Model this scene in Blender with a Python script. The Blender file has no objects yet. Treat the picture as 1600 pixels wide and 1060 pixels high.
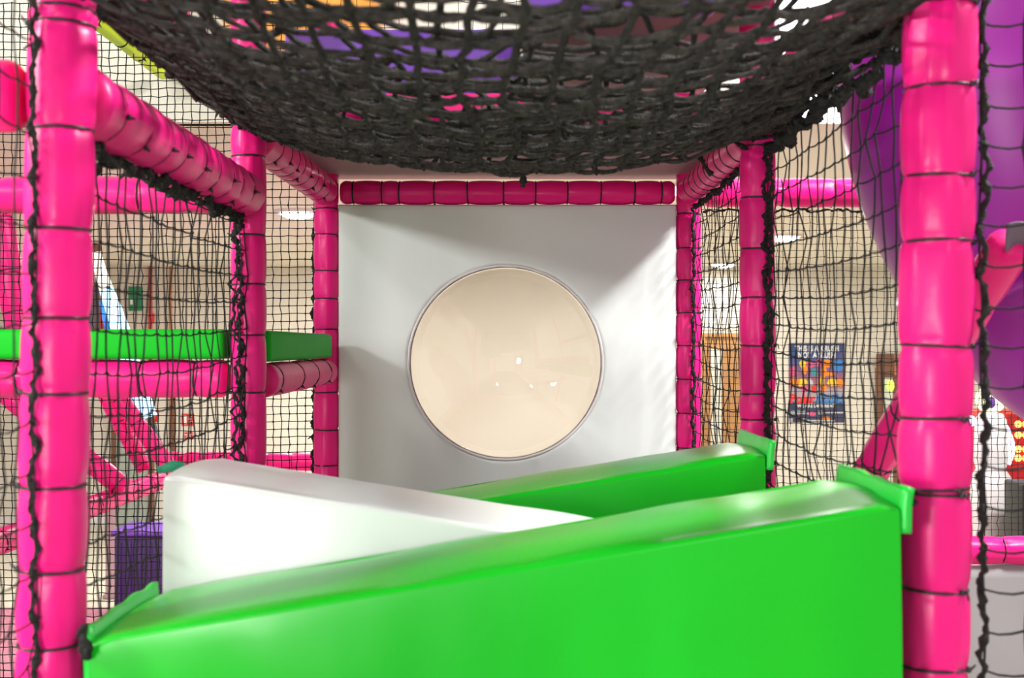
import bpy, bmesh, math, random
import numpy as np
from mathutils import Vector, Matrix, noise

random.seed(7)
rng = np.random.default_rng(7)
SC = bpy.context.scene
COL = SC.collection
EYE = 1.89
PI = math.pi


def W(x, y, z):
    """z is measured from the eye height of the photographer"""
    return Vector((x, y, EYE + z))


# ------------------------------------------------------------------ camera
cam_data = bpy.data.cameras.new('camera')
cam = bpy.data.objects.new('camera', cam_data)
COL.objects.link(cam)
cam.location = (0, 0, EYE)
cam.rotation_euler = (PI / 2, 0, 0)
cam_data.sensor_width = 36
cam_data.lens = 36 * 1860 / 1600
cam_data.shift_y = 10 / 1600
cam_data.clip_start = 0.05
cam_data.dof.use_dof = True
cam_data.dof.focus_distance = 3.85
cam_data.dof.aperture_fstop = 5.6
SC.camera = cam

# ------------------------------------------------------------------ exposure / world
SC.view_settings.view_transform = 'Standard'
SC.view_settings.look = 'None'
SC.view_settings.exposure = 0.22
SC.view_settings.gamma = 1.0
SC.view_settings.use_curve_mapping = False
world = bpy.data.worlds.new('world')
SC.world = world
world.use_nodes = True
bg = world.node_tree.nodes['Background']
bg.inputs[0].default_value = (0.97, 1.0, 0.95, 1)
bg.inputs[1].default_value = 0.68


def area_light(name, loc, target, size, power, color=(0.98, 0.99, 0.95), parent=None):
    l = bpy.data.lights.new(name, 'AREA')
    l.shape = 'DISK'
    l.size = size
    l.energy = power
    l.color = color
    o = bpy.data.objects.new(name, l)
    COL.objects.link(o)
    o.location = loc
    o.rotation_euler = (Vector(target) - Vector(loc)).to_track_quat('-Z', 'Y').to_euler()
    return o


# unseen lamps: first read off the light on the panel, others added as fill
UNSEEN_LAMPS = [  # x, y, z(rel), aim, size, power
    (2.55, 2.35, 2.55, (0.2, 3.6, -0.3), 0.55, 250),
    (-3.1, 0.9, 1.2, (-0.3, 2.2, -0.2), 0.40, 85),
    (0.9, -2.6, 2.2, (0.0, 2.4, -0.3), 0.45, 30),
    (-2.4, -1.6, 2.3, (-0.2, 2.2, -0.2), 0.45, 30),
]
# added key light low on the left, brightens the wedges' front faces
ADDED_KEY = (-0.95, -0.5, -0.20, (-0.1, 2.2, -0.2), 0.40, 35)
for (x, y, z, t, s, p) in UNSEEN_LAMPS + [ADDED_KEY]:
    area_light('lamp_light', W(x, y, z), W(*t), s, p)
# downlights in the low ceiling beyond the frame
LOW_Z = 0.83
DOWNLIGHTS = [(-1.32, 7.35), (2.05, 8.97), (2.13, 12.0), (-3.4, 8.9), (0.4, 10.2), (-1.6, 10.8), (4.3, 7.3), (5.2, 10.5), (-4.2, 5.8), (0.9, 6.2)]
for (x, y) in DOWNLIGHTS:
    area_light('downlight_light', W(x, y, LOW_Z - 0.06), W(x, y, -1.9), 0.2, 14 if y > 11.5 else 42, (1, 0.99, 0.95))


# ------------------------------------------------------------------ materials
def mat(name, color, rough=0.5, bump=0.0, bscale=40, spec=0.5, var=0.0, vscale=3.0, coat=0.0, metal=0.0, emis=None, estr=0, alpha=1.0):
    m = bpy.data.materials.new(name)
    m.use_nodes = True
    nt = m.node_tree
    b = nt.nodes['Principled BSDF']
    b.inputs['Base Color'].default_value = (*color, 1)
    b.inputs['Roughness'].default_value = rough
    b.inputs['Specular IOR Level'].default_value = spec
    b.inputs['Metallic'].default_value = metal
    b.inputs['Coat Weight'].default_value = coat
    if emis:
        b.inputs['Emission Color'].default_value = (*emis, 1)
        b.inputs['Emission Strength'].default_value = estr
    tc = nt.nodes.new('ShaderNodeTexCoord')
    if var > 0:
        n = nt.nodes.new('ShaderNodeTexNoise')
        n.inputs['Scale'].default_value = vscale
        n.inputs['Detail'].default_value = 3
        nt.links.new(tc.outputs['Object'], n.inputs['Vector'])
        r = nt.nodes.new('ShaderNodeValToRGB')
        r.color_ramp.elements[0].position = 0.3
        r.color_ramp.elements[1].position = 0.7
        r.color_ramp.elements[0].color = (*[c * (1 - var) for c in color], 1)
        r.color_ramp.elements[1].color = (*[min(1, c * (1 + var)) for c in color], 1)
        nt.links.new(n.outputs['Fac'], r.inputs['Fac'])
        nt.links.new(r.outputs['Color'], b.inputs['Base Color'])
    if bump > 0:
        n2 = nt.nodes.new('ShaderNodeTexNoise')
        n2.inputs['Scale'].default_value = bscale
        n2.inputs['Detail'].default_value = 2
        nt.links.new(tc.outputs['Object'], n2.inputs['Vector'])
        bp = nt.nodes.new('ShaderNodeBump')
        bp.inputs['Strength'].default_value = bump
        bp.inputs['Distance'].default_value = 0.01
        nt.links.new(n2.outputs['Fac'], bp.inputs['Height'])
        nt.links.new(bp.outputs['Normal'], b.inputs['Normal'])
    return m


M = {
    'pink': mat('pink_vinyl', (0.84, 0.008, 0.21), 0.36, 0.10, 28, 0.28, 0.05, 4),
    'green': mat('green_vinyl', (0.001, 0.43, 0.007), 0.30, 0.05, 9, 0.38, 0.04, 4),
    'matgreen': mat('green_mat_vinyl', (0.002, 0.44, 0.012), 0.6, 0.05, 12, 0.2),
    'flap': mat('bright_green_vinyl', (0.010, 0.56, 0.045), 0.35, 0.1, 20),
    'white': mat('white_vinyl', (0.80, 0.84, 0.82), 0.28, 0.06, 8, 0.5),
    'panel': mat('white_panel_vinyl', (0.74, 0.78, 0.77), 0.42, 0.03, 7, 0.4),
    'teal': mat('teal_strap', (0.02, 0.30, 0.16), 0.6),
    'tie': mat('black_cable_tie', (0.012, 0.010, 0.012), 0.4),
    'net': mat('black_net_cord', (0.010, 0.009, 0.010), 0.75, 0.3, 300, 0.3),
    'rope': mat('black_rope', (0.016, 0.0145, 0.0135), 0.75, 0.8, 220, 0.3, 0.6, 120),
    'fibre': mat('grey_brown_fibre_cord', (0.036, 0.031, 0.027), 0.7, 0.9, 260, 0.35, 0.75, 90),
    'cream': mat('cream_paint', (0.70, 0.655, 0.57), 0.75, 0.02, 60, 0.3, 0.03, 1.2),
    'ceil': mat('ceiling_paint', (0.74, 0.69, 0.59), 0.85, 0.02, 60, 0.2, 0.02, 1.2),
    'floor': mat('cream_floor', (0.62, 0.59, 0.49), 0.5, 0.02, 30, 0.4, 0.06, 2),
    'rug': mat('pink_carpet', (0.50, 0.22, 0.28), 0.9, 0.5, 200, 0.1, 0.15, 30),
    'purple': mat('purple_plastic', (0.27, 0.006, 0.30), 0.38, 0.03, 8, 0.5),
    'purplev': mat('purple_vinyl', (0.17, 0.05, 0.45), 0.45, 0.05, 12),
    'cabinet': mat('dark_purple_paint', (0.055, 0.018, 0.13), 0.45, 0.02, 20, 0.4, 0.1, 4),
    'board': mat('deck_board', (0.36, 0.22, 0.24), 0.6, 0.03, 30, 0.3, 0.05, 3),
    'doorgrey': mat('grey_green_door', (0.36, 0.40, 0.35), 0.45, 0.02, 20),
    'darkgrey': mat('dark_grey_cloth', (0.16, 0.12, 0.17), 0.6, 0.1, 60),
    'grey': mat('grey_vinyl', (0.30, 0.28, 0.29), 0.5, 0.05, 12),
    'wood': mat('tan_wood', (0.42, 0.22, 0.085), 0.45, 0.05, 30, 0.4, 0.15, 5),
    'brown': mat('brown_wood', (0.17, 0.075, 0.04), 0.5, 0.05, 30, 0.4, 0.15, 5),
    'glassy': mat('pale_glazing', (0.62, 0.64, 0.56), 0.12, 0, 1, 0.6),
    'red': mat('red_paint', (0.62, 0.012, 0.015), 0.4),
    'orange': mat('orange_vinyl', (0.75, 0.30, 0.04), 0.45, 0.04, 12),
    'copper': mat('copper', (0.75, 0.26, 0.07), 0.35, metal=0.6),
    'yellow': mat('yellow_vinyl', (0.66, 0.90, 0.005), 0.45, 0.04, 12),
    'black': mat('black_laminate', (0.006, 0.006, 0.007), 0.5),
    'signgreen': mat('sign_green', (0.01, 0.22, 0.09), 0.4),
    'signwhite': mat('sign_white', (0.85, 0.85, 0.82), 0.4),
    'signpink': mat('sign_tan', (0.50, 0.17, 0.10), 0.4),
    'plastic': mat('white_plastic', (0.74, 0.70, 0.71), 0.4),
    'glow': mat('lamp_diffuser', (0.9, 0.9, 0.9), 0.5, emis=(1, 0.96, 0.9), estr=9),
    'day': mat('daylight_pane', (0.9, 0.9, 0.9), 0.3, emis=(0.97, 0.98, 1.0), estr=3.2),
    'tubewhite': mat('tube_glow_white', (0.9, 0.9, 0.85), 0.4, emis=(1, 0.95, 0.82), estr=1.0),
    'tubeblue': mat('tube_glow_blue', (0.3, 0.6, 0.95), 0.4, emis=(0.45, 0.75, 1.0), estr=2.4),
    'tubedeep': mat('tube_glow_deep_blue', (0.02, 0.12, 0.6), 0.4, emis=(0.03, 0.25, 0.8), estr=0.9),
    'neon': mat('violet_neon', (0.6, 0.5, 0.9), 0.4, emis=(0.62, 0.55, 1.0), estr=3.5),
    'globe': mat('globe_glow', (0.85, 0.9, 0.6), 0.4, emis=(0.9, 1.0, 0.62), estr=0.9),
    'bulb': mat('yellow_button_glow', (0.9, 0.7, 0.2), 0.4, emis=(1.0, 0.72, 0.15), estr=1.6),
    'eye': mat('violet_lens', (0.15, 0.05, 0.3), 0.3),
    'lime': mat('lime_lamp', (0.7, 0.9, 0.1), 0.4, emis=(0.75, 0.95, 0.1), estr=1.0),
    'blueprint': mat('poster_blue', (0.03, 0.22, 0.62), 0.4),
    'redprint': mat('poster_red', (0.75, 0.02, 0.02), 0.4),
    'orangeprint': mat('poster_orange', (0.9, 0.25, 0.01), 0.4),
    'yellowprint': mat('poster_yellow', (0.95, 0.62, 0.02), 0.4),
    'pinkprint': mat('poster_pink', (0.7, 0.08, 0.22), 0.4),
    'tealprint': mat('poster_teal', (0.03, 0.25, 0.32), 0.4),
    'greyprint': mat('poster_grey', (0.55, 0.52, 0.55), 0.4),
}

# acrylic bubble, a cream haze mixed in through a diffuse share
m = bpy.data.materials.new('hazed_acrylic')
m.use_nodes = True
b = m.node_tree.nodes['Principled BSDF']
b.inputs['Base Color'].default_value = (0.97, 0.94, 0.91, 1)
b.inputs['Roughness'].default_value = 0.015
b.inputs['IOR'].default_value = 1.49
b.inputs['Transmission Weight'].default_value = 0.84
M['acrylic'] = m

# poster sheet: navy top, mottled splash of colour in the middle, dark foot
m = bpy.data.materials.new('poster_print')
m.use_nodes = True
nt = m.node_tree
b = nt.nodes['Principled BSDF']
b.inputs['Roughness'].default_value = 0.35
tc = nt.nodes.new('ShaderNodeTexCoord')
sep = nt.nodes.new('ShaderNodeSeparateXYZ')
nt.links.new(tc.outputs['Object'], sep.inputs[0])
no = nt.nodes.new('ShaderNodeTexNoise')
no.inputs['Scale'].default_value = 9
no.inputs['Detail'].default_value = 4
nt.links.new(tc.outputs['Object'], no.inputs['Vector'])
r1 = nt.nodes.new('ShaderNodeValToRGB')
cr = r1.color_ramp
cr.elements[0].position = 0.32
cr.elements[0].color = (0.02, 0.05, 0.22, 1)
cr.elements[1].position = 0.68
cr.elements[1].color = (0.30, 0.06, 0.16, 1)
e = cr.elements.new(0.5)
e.color = (0.05, 0.16, 0.42, 1)
nt.links.new(no.outputs['Fac'], r1.inputs['Fac'])
mr = nt.nodes.new('ShaderNodeMapRange')
mr.inputs['From Min'].default_value = -0.42
mr.inputs['From Max'].default_value = 0.42
nt.links.new(sep.outputs['Z'], mr.inputs['Value'])
r2 = nt.nodes.new('ShaderNodeValToRGB')
cr = r2.color_ramp
cr.elements[0].position = 0.0
cr.elements[0].color = (0.025, 0.02, 0.035, 1)
cr.elements[1].position = 1.0
cr.elements[1].color = (0.015, 0.02, 0.06, 1)
for p, c in ((0.25, (0.03, 0.025, 0.045, 1)), (0.29, (0.45, 0.40, 0.42, 1)), (0.42, (0.45, 0.36, 0.38, 1)), (0.45, (0.45, 0.12, 0.05, 1)), (0.58, (0.30, 0.10, 0.16, 1)), (0.8, (0.03, 0.07, 0.25, 1))):
    e = cr.elements.new(p)
    e.color = c
nt.links.new(mr.outputs['Result'], r2.inputs['Fac'])
mx = nt.nodes.new('ShaderNodeMixRGB')
mx.inputs['Fac'].default_value = 0.2
nt.links.new(r2.outputs['Color'], mx.inputs['Color1'])
nt.links.new(r1.outputs['Color'], mx.inputs['Color2'])
nt.links.new(mx.outputs['Color'], b.inputs['Base Color'])
M['poster'] = m


# ------------------------------------------------------------------ mesh helpers
class MB:
    """collects vertices and faces, builds ONE mesh object"""

    def __init__(s):
        s.v = []
        s.f = []
        s.n = 0

    def add(s, v, f):
        v = np.asarray(v, dtype=float)
        s.v.append(v)
        k = s.n
        s.f.extend([tuple(int(i) + k for i in q) for q in f])
        s.n += len(v)

    def box(s, x0, x1, y0, y1, z0, z1, bev=0.0):
        """box with chamfered edges (z relative to eye height)"""
        bm = bmesh.new()
        bmesh.ops.create_cube(bm, size=1)
        for q in bm.verts:
            q.co = Vector(((x0 + x1) / 2 + q.co.x * (x1 - x0), (y0 + y1) / 2 + q.co.y * (y1 - y0), EYE + (z0 + z1) / 2 + q.co.z * (z1 - z0)))
        if bev > 0:
            bmesh.ops.bevel(bm, geom=list(bm.edges), offset=bev, segments=3, affect='EDGES', profile=0.5)
        bm.verts.ensure_lookup_table()
        s.add([tuple(q.co) for q in bm.verts], [[q.index for q in f.verts] for f in bm.faces])
        bm.free()

    def tube(s, pts, rad, seg=8, cap=True):
        pts = [Vector(p) for p in pts]
        n = len(pts)
        rad = [rad] * n if not hasattr(rad, '__len__') else rad
        t0 = (pts[1] - pts[0]).normalized()
        ref = Vector((0, 0, 1)) if abs(t0.z) < 0.9 else Vector((1, 0, 0))
        nrm = (ref - t0 * ref.dot(t0)).normalized()
        vs = []
        for i in range(n):
            t = (pts[min(i + 1, n - 1)] - pts[max(i - 1, 0)]).normalized()
            nrm = nrm - t * nrm.dot(t)
            nrm = nrm.normalized() if nrm.length > 1e-6 else t.orthogonal().normalized()
            bn = t.cross(nrm)
            for k in range(seg):
                a = 2 * PI * k / seg
                vs.append(pts[i] + (nrm * math.cos(a) + bn * math.sin(a)) * rad[i])
        fs = []
        for i in range(n - 1):
            for k in range(seg):
                k2 = (k + 1) % seg
                fs.append((i * seg + k, i * seg + k2, (i + 1) * seg + k2, (i + 1) * seg + k))
        if cap:
            fs.append(tuple(range(seg - 1, -1, -1)))
            fs.append(tuple((n - 1) * seg + k for k in range(seg)))
        s.add([tuple(p) for p in vs], fs)

    def ball(s, c, r, seg=16, rings=10, sx=1, sy=1, sz=1):
        bm = bmesh.new()
        bmesh.ops.create_uvsphere(bm, u_segments=seg, v_segments=rings, radius=r)
        bm.verts.ensure_lookup_table()
        s.add([(c[0] + q.co.x * sx, c[1] + q.co.y * sy, c[2] + q.co.z * sz) for q in bm.verts], [[q.index for q in f.verts] for f in bm.faces])
        bm.free()

    def lathe(s, c, prof, axis='Z', seg=40):
        """prof: list of (r, h) along the axis from c"""
        vs, fs = [], []
        for (r, h) in prof:
            for k in range(seg):
                a = 2 * PI * k / seg
                if axis == 'Z':
                    vs.append((c[0] + r * math.cos(a), c[1] + r * math.sin(a), c[2] + h))
                else:
                    vs.append((c[0] + r * math.cos(a), c[1] + h, c[2] + r * math.sin(a)))
        for i in range(len(prof) - 1):
            for k in range(seg):
                k2 = (k + 1) % seg
                q = (i * seg + k, i * seg + k2, (i + 1) * seg + k2, (i + 1) * seg + k)
                fs.append(q if axis == 'Z' else q[::-1])
        s.add(vs, fs)

    def build(s, name, material, parent=None, smooth=True, origin=None, angle=None):
        me = bpy.data.meshes.new(name)
        V = np.concatenate(s.v) if s.v else np.zeros((0, 3))
        org = np.array(origin if origin is not None else (0, 0, 0), dtype=float)
        me.from_pydata((V - org).tolist(), [], s.f)
        me.materials.append(material)
        if smooth:
            me.polygons.foreach_set('use_smooth', [True] * len(me.polygons))
        me.update()
        o = bpy.data.objects.new(name, me)
        COL.objects.link(o)
        o.location = Vector(org)
        if angle is not None and smooth:
            me.set_sharp_from_angle(angle=math.radians(angle))
        if parent is not None:
            o.parent = parent
            o.matrix_parent_inverse = parent_matrix(parent).inverted()
        return o


def parent_matrix(o):
    mtx = Matrix.LocRotScale(o.location, o.rotation_euler, o.scale)
    if o.parent is not None:
        mtx = parent_matrix(o.parent) @ o.matrix_parent_inverse @ mtx
    return mtx


def tag(o, label, cat, group=None, kind=None):
    o['label'] = label
    o['category'] = cat
    if group:
        o['group'] = group
    if kind:
        o['kind'] = kind
    return o


def struct(o):
    o['kind'] = 'structure'
    return o


def empty(name, loc):
    o = bpy.data.objects.new(name, None)
    COL.objects.link(o)
    o.location = loc
    o.empty_display_size = 0.05
    return o


# ------------------------------------------------------------------ the setting
FARY = 12.5
mb = MB(); mb.box(-7.1, 9.1, -6, FARY + 0.1, -1.99, -1.89)
struct(mb.build('floor', M['floor'], smooth=False))
mb = MB(); mb.box(-7.1, 9.1, FARY, FARY + 0.12, -1.89, LOW_Z)
struct(mb.build('wall_back', M['cream'], smooth=False))
mb = MB(); mb.box(-7.12, -7.0, 4.0, FARY, -1.89, 3.2)
struct(mb.build('wall_left', M['cream'], smooth=False))
mb = MB(); mb.box(9.0, 9.12, 4.0, FARY, -1.89, 3.2)
struct(mb.build('wall_right', M['cream'], smooth=False))
mb = MB(); mb.box(-7.1, 9.1, 4.46, FARY + 0.1, LOW_Z, LOW_Z + 0.1)
struct(mb.build('ceiling', M['ceil'], smooth=False))
# upper wall above the low ceiling, with a clerestory window at the right
WX0, WX1, WZ0, WZ1 = 0.95, 3.3, LOW_Z + 0.005, 1.75
mb = MB()
mb.box(-7.0, WX0, 4.42, 4.50, LOW_Z, 3.2)
mb.box(WX1, 9.0, 4.42, 4.50, LOW_Z, 3.2)
mb.box(WX0, WX1, 4.42, 4.50, WZ1, 3.2)
struct(mb.build('wall_upper', M['cream'], smooth=False))
mb = MB()
mb.box(WX0, WX1, 4.45, 4.46, WZ0, WZ1)
wn = struct(mb.build('window_1', M['day'], smooth=False))
mb = MB()
mb.box(WX0, WX0 + 0.04, 4.41, 4.45, WZ0, WZ1)
mb.box(WX1 - 0.04, WX1, 4.41, 4.45, WZ0, WZ1)
mb.box(2.1, 2.14, 4.41, 4.45, WZ0, WZ1)
mb.build('window_frame', M['plastic'], wn, smooth=False)
mb = MB(); mb.box(-7.0, 9.0, FARY - 0.02, FARY, -1.89, -1.79, 0.004)
struct(mb.build('baseboard_back', M['plastic'], smooth=False))

# carpet zone on the floor by the play frame
mb = MB(); mb.box(-6.5, -0.9, 4.3, 8.55, -1.889, -1.880, 0.003)
tag(mb.build('carpet', M['rug'], smooth=False), 'dusty pink carpet on the floor at lower left beyond the play frame', 'carpet')

# doors in the far wall
def door(name, x0, x1, ztop, glass, wood, frame=0.05, wood2=None):
    m1 = MB(); m1.box(x0, x1, FARY - 0.05, FARY - 0.004, -1.885, ztop, 0.004)
    d = struct(m1.build(name, wood, smooth=False))
    m2 = MB()
    m2.box(x0 - frame, x0, FARY - 0.07, FARY - 0.002, -1.885, ztop + frame, 0.004)
    m2.box(x1, x1 + frame, FARY - 0.07, FARY - 0.002, -1.885, ztop + frame, 0.004)
    m2.box(x0, x1, FARY - 0.07, FARY - 0.002, ztop, ztop + frame, 0.004)
    m2.build('door_frame', wood2 or wood, d, smooth=False)
    for g in glass:
        m3 = MB(); m3.box(g[0], g[1], FARY - 0.058, FARY - 0.05, g[2], g[3], 0.002)
        m3.build('door_glass', M['glassy'], d, smooth=False)
    m4 = MB(); m4.tube([(x1 - 0.07, FARY - 0.05, EYE - 0.95), (x1 - 0.07, FARY - 0.1, EYE - 0.95), (x1 - 0.07, FARY - 0.1, EYE - 0.7), (x1 - 0.07, FARY - 0.05, EYE - 0.7)], 0.012, 8)
    m4.build('door_handle', M['plastic'], d)
    return d


door('door_1', 2.02, 2.58, 0.08, [(2.08, 2.19, -1.3, -0.04)], M['wood'])
door('door_2', 3.86, 4.75, -0.28, [(3.885, 3.98, -1.6, -0.34), (4.10, 4.6, -1.6, -0.34)], M['brown'])
door('door_3', -4.14, -3.80, -0.25, [], M['doorgrey'], wood2=M['brown'])


# ------------------------------------------------------------------ padded tubes
def padded_tube(name, A, B, r, ties, label, cat, group=None, seed=0, material='pink', pin=0.055, tie_r=0.0023, wrinkle=1.0, seg=36, step=0.008, lock=2.2, endround=True):
    A = Vector(A); B = Vector(B)
    L = (B - A).length
    t = (B - A) / L
    ref = Vector((0, -1, 0)) if abs(t.y) < 0.9 else Vector((0, 0, 1))
    n = (ref - t * ref.dot(t)).normalized()
    bn = t.cross(n)
    rr = random.Random(seed * 31 + 5)
    ts = sorted(ties)
    K = max(8, int(L / step))
    S = np.linspace(0, L, K + 1)
    th = np.arange(seg) * 2 * PI / seg
    bounds = [-0.05] + ts + [L + 0.05]
    R = np.full((K + 1, seg), r)
    for i, s in enumerate(S):
        near = min((abs(s - q) for q in ts), default=9)
        sg = [q for q in range(len(bounds) - 1) if bounds[q] <= s <= bounds[q + 1]]
        q = sg[0] if sg else 0
        a, b_ = bounds[q], bounds[q + 1]
        u = (s - a) / max(1e-6, b_ - a)
        bulge = 0.05 * math.sin(PI * min(1, max(0, u))) ** 0.7
        f = 1 + bulge - pin * math.exp(-(near / 0.0065) ** 2) - 0.03 * math.exp(-(near / 0.022) ** 2)
        pr = random.Random(seed * 977 + q)
        w = np.zeros(seg)
        for k in (3, 5, 8, 11):
            w += pr.uniform(-1, 1) * np.sin(k * th + pr.uniform(0, 6.28))
        near_amp = math.exp(-near / 0.032) * 0.042 + 0.008
        R[i] = r * (f + wrinkle * near_amp * w)
        if endround:
            d = min(s, L - s)
            if d < 0.02:
                R[i] *= math.sqrt(max(0.3, 1 - (1 - d / 0.02) ** 2 * 0.5))
    P = np.array(A)[None, None, :] + S[:, None, None] * np.array(t)[None, None, :] + R[:, :, None] * (np.cos(th)[None, :, None] * np.array(n)[None, None, :] + np.sin(th)[None, :, None] * np.array(bn)[None, None, :])
    fs = []
    for i in range(K):
        for k in range(seg):
            k2 = (k + 1) % seg
            fs.append((i * seg + k, i * seg + k2, (i + 1) * seg + k2, (i + 1) * seg + k))
    fs.append(tuple(range(seg - 1, -1, -1)))
    fs.append(tuple(K * seg + k for k in range(seg)))
    mb = MB(); mb.add(P.reshape(-1, 3), fs)
    root = mb.build(name, M[material], origin=A)
    tag(root, label, cat, group)
    rt = r * (1 - pin) * 0.985
    for j, s in enumerate(ts):
        mb = MB()
        c = A + t * s
        tilt = rr.uniform(-0.10, 0.10)
        tilt2 = rr.uniform(-0.10, 0.10)
        pts = []
        for k in range(29):
            a = 2 * PI * k / 28
            pts.append(c + (n * math.cos(a) + bn * math.sin(a)) * (rt + 0.0012) + t * (tilt * rt * 0.35 * math.cos(a) + tilt2 * 0.35 * rt * math.sin(a)))
        mb.tube(pts, tie_r, 6, cap=False)
        a = lock + rr.uniform(-0.5, 0.5)
        d = n * math.cos(a) + bn * math.sin(a)
        p = c + d * (rt + 0.004)
        mb.ball(p, 0.0045, 8, 6)
        mb.tube([p, p + d * 0.006 + t * 0.004, p + d * 0.009 + t * rr.uniform(-0.010, 0.010)], [0.0022, 0.0018, 0.0012], 5)
        mb.build('cable_tie', M['tie'], root)
    return root


FL = (-0.610, 1.60)   # front left post x, y
FR = (0.600, 1.673)
ML = (-0.622, 2.81)
MR = (0.579, 2.81)
BL = (-0.616, 3.95)
BR = (0.586, 3.95)
DECK = -0.69
G_POST = 'pink padded posts of the play frame'
G_BEAM = 'pink padded beams of the play frame'


def post_ties(ys, D):
    """heights of the cable ties read off against the ruler of the far horizon"""
    return [(540 - y) / 1860 * D + 1.89 for y in ys]


padded_tube('padded_post', W(-0.650, FL[1], -1.88), W(-0.586, FL[1], 1.3), 0.0430,
            post_ties([30, 52, 215, 370, 508, 625, 770, 900, 1016, 1150, 1300], FL[1]),
            'near left pink padded post, tallest in the left foreground with net lashed to it', 'post', G_POST, 1, lock=4.6)
padded_tube('padded_post', W(0.573, FR[1], -1.88), W(0.611, FR[1], 1.3), 0.0485,
            post_ties([22, 150, 288, 390, 552, 664, 772, 780, 928, 1050, 1190], FR[1]),
            'near right pink padded post, thickest one beside the front green wedge', 'post', G_POST, 2, lock=0.9)
padded_tube('padded_post', W(ML[0], ML[1], -1.88), W(ML[0], ML[1], 1.3), 0.040,
            post_ties([205, 252, 375, 452, 530, 620, 735, 820, 910], ML[1]),
            'middle left pink padded post where the two green mats meet', 'post', G_POST, 3, lock=4.6)
padded_tube('padded_post', W(MR[0], MR[1], -1.88), W(MR[0], MR[1], 1.3), 0.040,
            post_ties([238, 317, 396, 473, 547, 622, 662, 730, 820, 910], MR[1]),
            'middle right pink padded post rising behind the rear green wedge', 'post', G_POST, 4, lock=1.0)
padded_tube('padded_post', W(BL[0], BL[1], -1.88), W(BL[0], BL[1], 1.1), 0.040,
            post_ties([332, 372, 428, 472, 520, 618, 676, 732, 800, 860], BL[1]),
            'back left pink padded post at the left edge of the white panel', 'post', G_POST, 5, lock=4.6)
padded_tube('padded_post', W(BR[0], BR[1], -1.88), W(BR[0], BR[1], 1.1), 0.040,
            post_ties([340, 393, 443, 494, 545, 597, 650, 704, 780, 850], BR[1]),
            'back right pink padded post at the right edge of the white panel', 'post', G_POST, 6, lock=1.0)


def btie(n0, L, n, s):
    q = random.Random(s)
    return [n0 + (L - 2 * n0) * (i + q.uniform(-0.18, 0.18)) / max(1, n - 1) for i in range(n)]


# beams: label, ends
BZ = 0.507
tx = [550, 595, 623, 678, 730, 787, 837, 887, 940, 993, 1035]
x0 = BL[0] + 0.048
padded_tube('padded_beam', W(x0, 3.95, BZ), W(BR[0] - 0.048, 3.95, BZ), 0.038, [(x - 800) / 1860 * 3.91 - x0 for x in tx],
            'pink padded beam running straight across above the white panel', 'beam', G_BEAM, 11, tie_r=0.0026, wrinkle=0.35)
padded_tube('padded_beam', W(-0.619, 2.862, BZ - 0.005), W(-0.617, 3.90, BZ), 0.046, btie(0.14, 1.03, 8, 12),
            'pink padded beam slanting to the top left corner of the white panel', 'beam', G_BEAM, 12, wrinkle=0.5, pin=0.03, tie_r=0.0009)
padded_tube('padded_beam', W(0.581, 2.862, BZ - 0.005), W(0.584, 3.90, BZ), 0.043, btie(0.14, 1.03, 9, 13),
            'pink padded beam slanting to the top right corner of the white panel', 'beam', G_BEAM, 13, wrinkle=0.35, pin=0.05, tie_r=0.0026)
padded_tube('padded_beam', W(-0.575, 2.81, 0.555), W(0.53, 2.81, 0.555), 0.038, btie(0.08, 1.1, 8, 14),
            'pink padded beam across the middle, mostly hidden by the sagging black net', 'beam', G_BEAM, 14)
padded_tube('padded_beam', W(-0.600, 1.655, 0.565), W(-0.618, 2.765, 0.565), 0.043, btie(0.1, 1.1, 8, 15),
            'upper left pink padded beam glimpsed through the edge of the black overhead net', 'beam', G_BEAM, 15)
padded_tube('padded_beam', W(0.602, 1.728, 0.565), W(0.582, 2.765, 0.565), 0.043, btie(0.1, 1.0, 8, 16),
            'upper right pink padded beam glimpsed through the edge of the black overhead net', 'beam', G_BEAM, 16)
padded_tube('padded_beam', W(-0.606, 1.645, 0.343), W(-0.620, 2.765, 0.350), 0.0485, btie(0.09, 1.11, 9, 17),
            'large pink padded beam slanting from near left post to middle left post', 'beam', G_BEAM, 17, pin=0.035, tie_r=0.0008, wrinkle=0.75)
padded_tube('padded_beam', W(-1.75, 1.60, 0.335), W(-0.656, 1.60, 0.335), 0.046, btie(0.1, 1.1, 7, 18),
            'pink padded beam leaving the near left post towards the left edge', 'beam', G_BEAM, 18, wrinkle=0.8)
padded_tube('padded_beam', W(-1.75, 2.81, 0.355), W(-0.667, 2.81, 0.355), 0.042, btie(0.08, 1.08, 7, 19),
            'pink padded beam crossing above the green mat behind the left net', 'beam', G_BEAM, 19)
padded_tube('padded_beam', W(-1.75, 2.81, -0.078), W(-0.667, 2.81, -0.078), 0.043, btie(0.09, 1.08, 8, 20),
            'pink padded beam directly under the front edge of the left green mat', 'beam', G_BEAM, 20)
padded_tube('padded_beam', W(-0.606, 2.862, -0.085), W(-0.606, 3.86, -0.085), 0.041, btie(0.12, 1.0, 4, 21),
            'short pink padded beam under the green mat, ending beside white panel', 'beam', G_BEAM, 21, wrinkle=0.6, pin=0.04, tie_r=0.0016)
padded_tube('padded_beam', W(0.635, 3.95, BZ), W(1.75, 3.95, BZ), 0.046, btie(0.1, 1.1, 6, 22),
            'pink padded beam with white sheen beyond the right net, level with panel top', 'beam', G_BEAM, 22)
padded_tube('padded_beam', W(0.635, 3.95, DECK + 0.01), W(1.95, 3.95, DECK + 0.01), 0.045, btie(0.1, 1.3, 6, 23),
            'low pink padded beam at the right edge above the grey cloth', 'beam', G_BEAM, 23)
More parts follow.
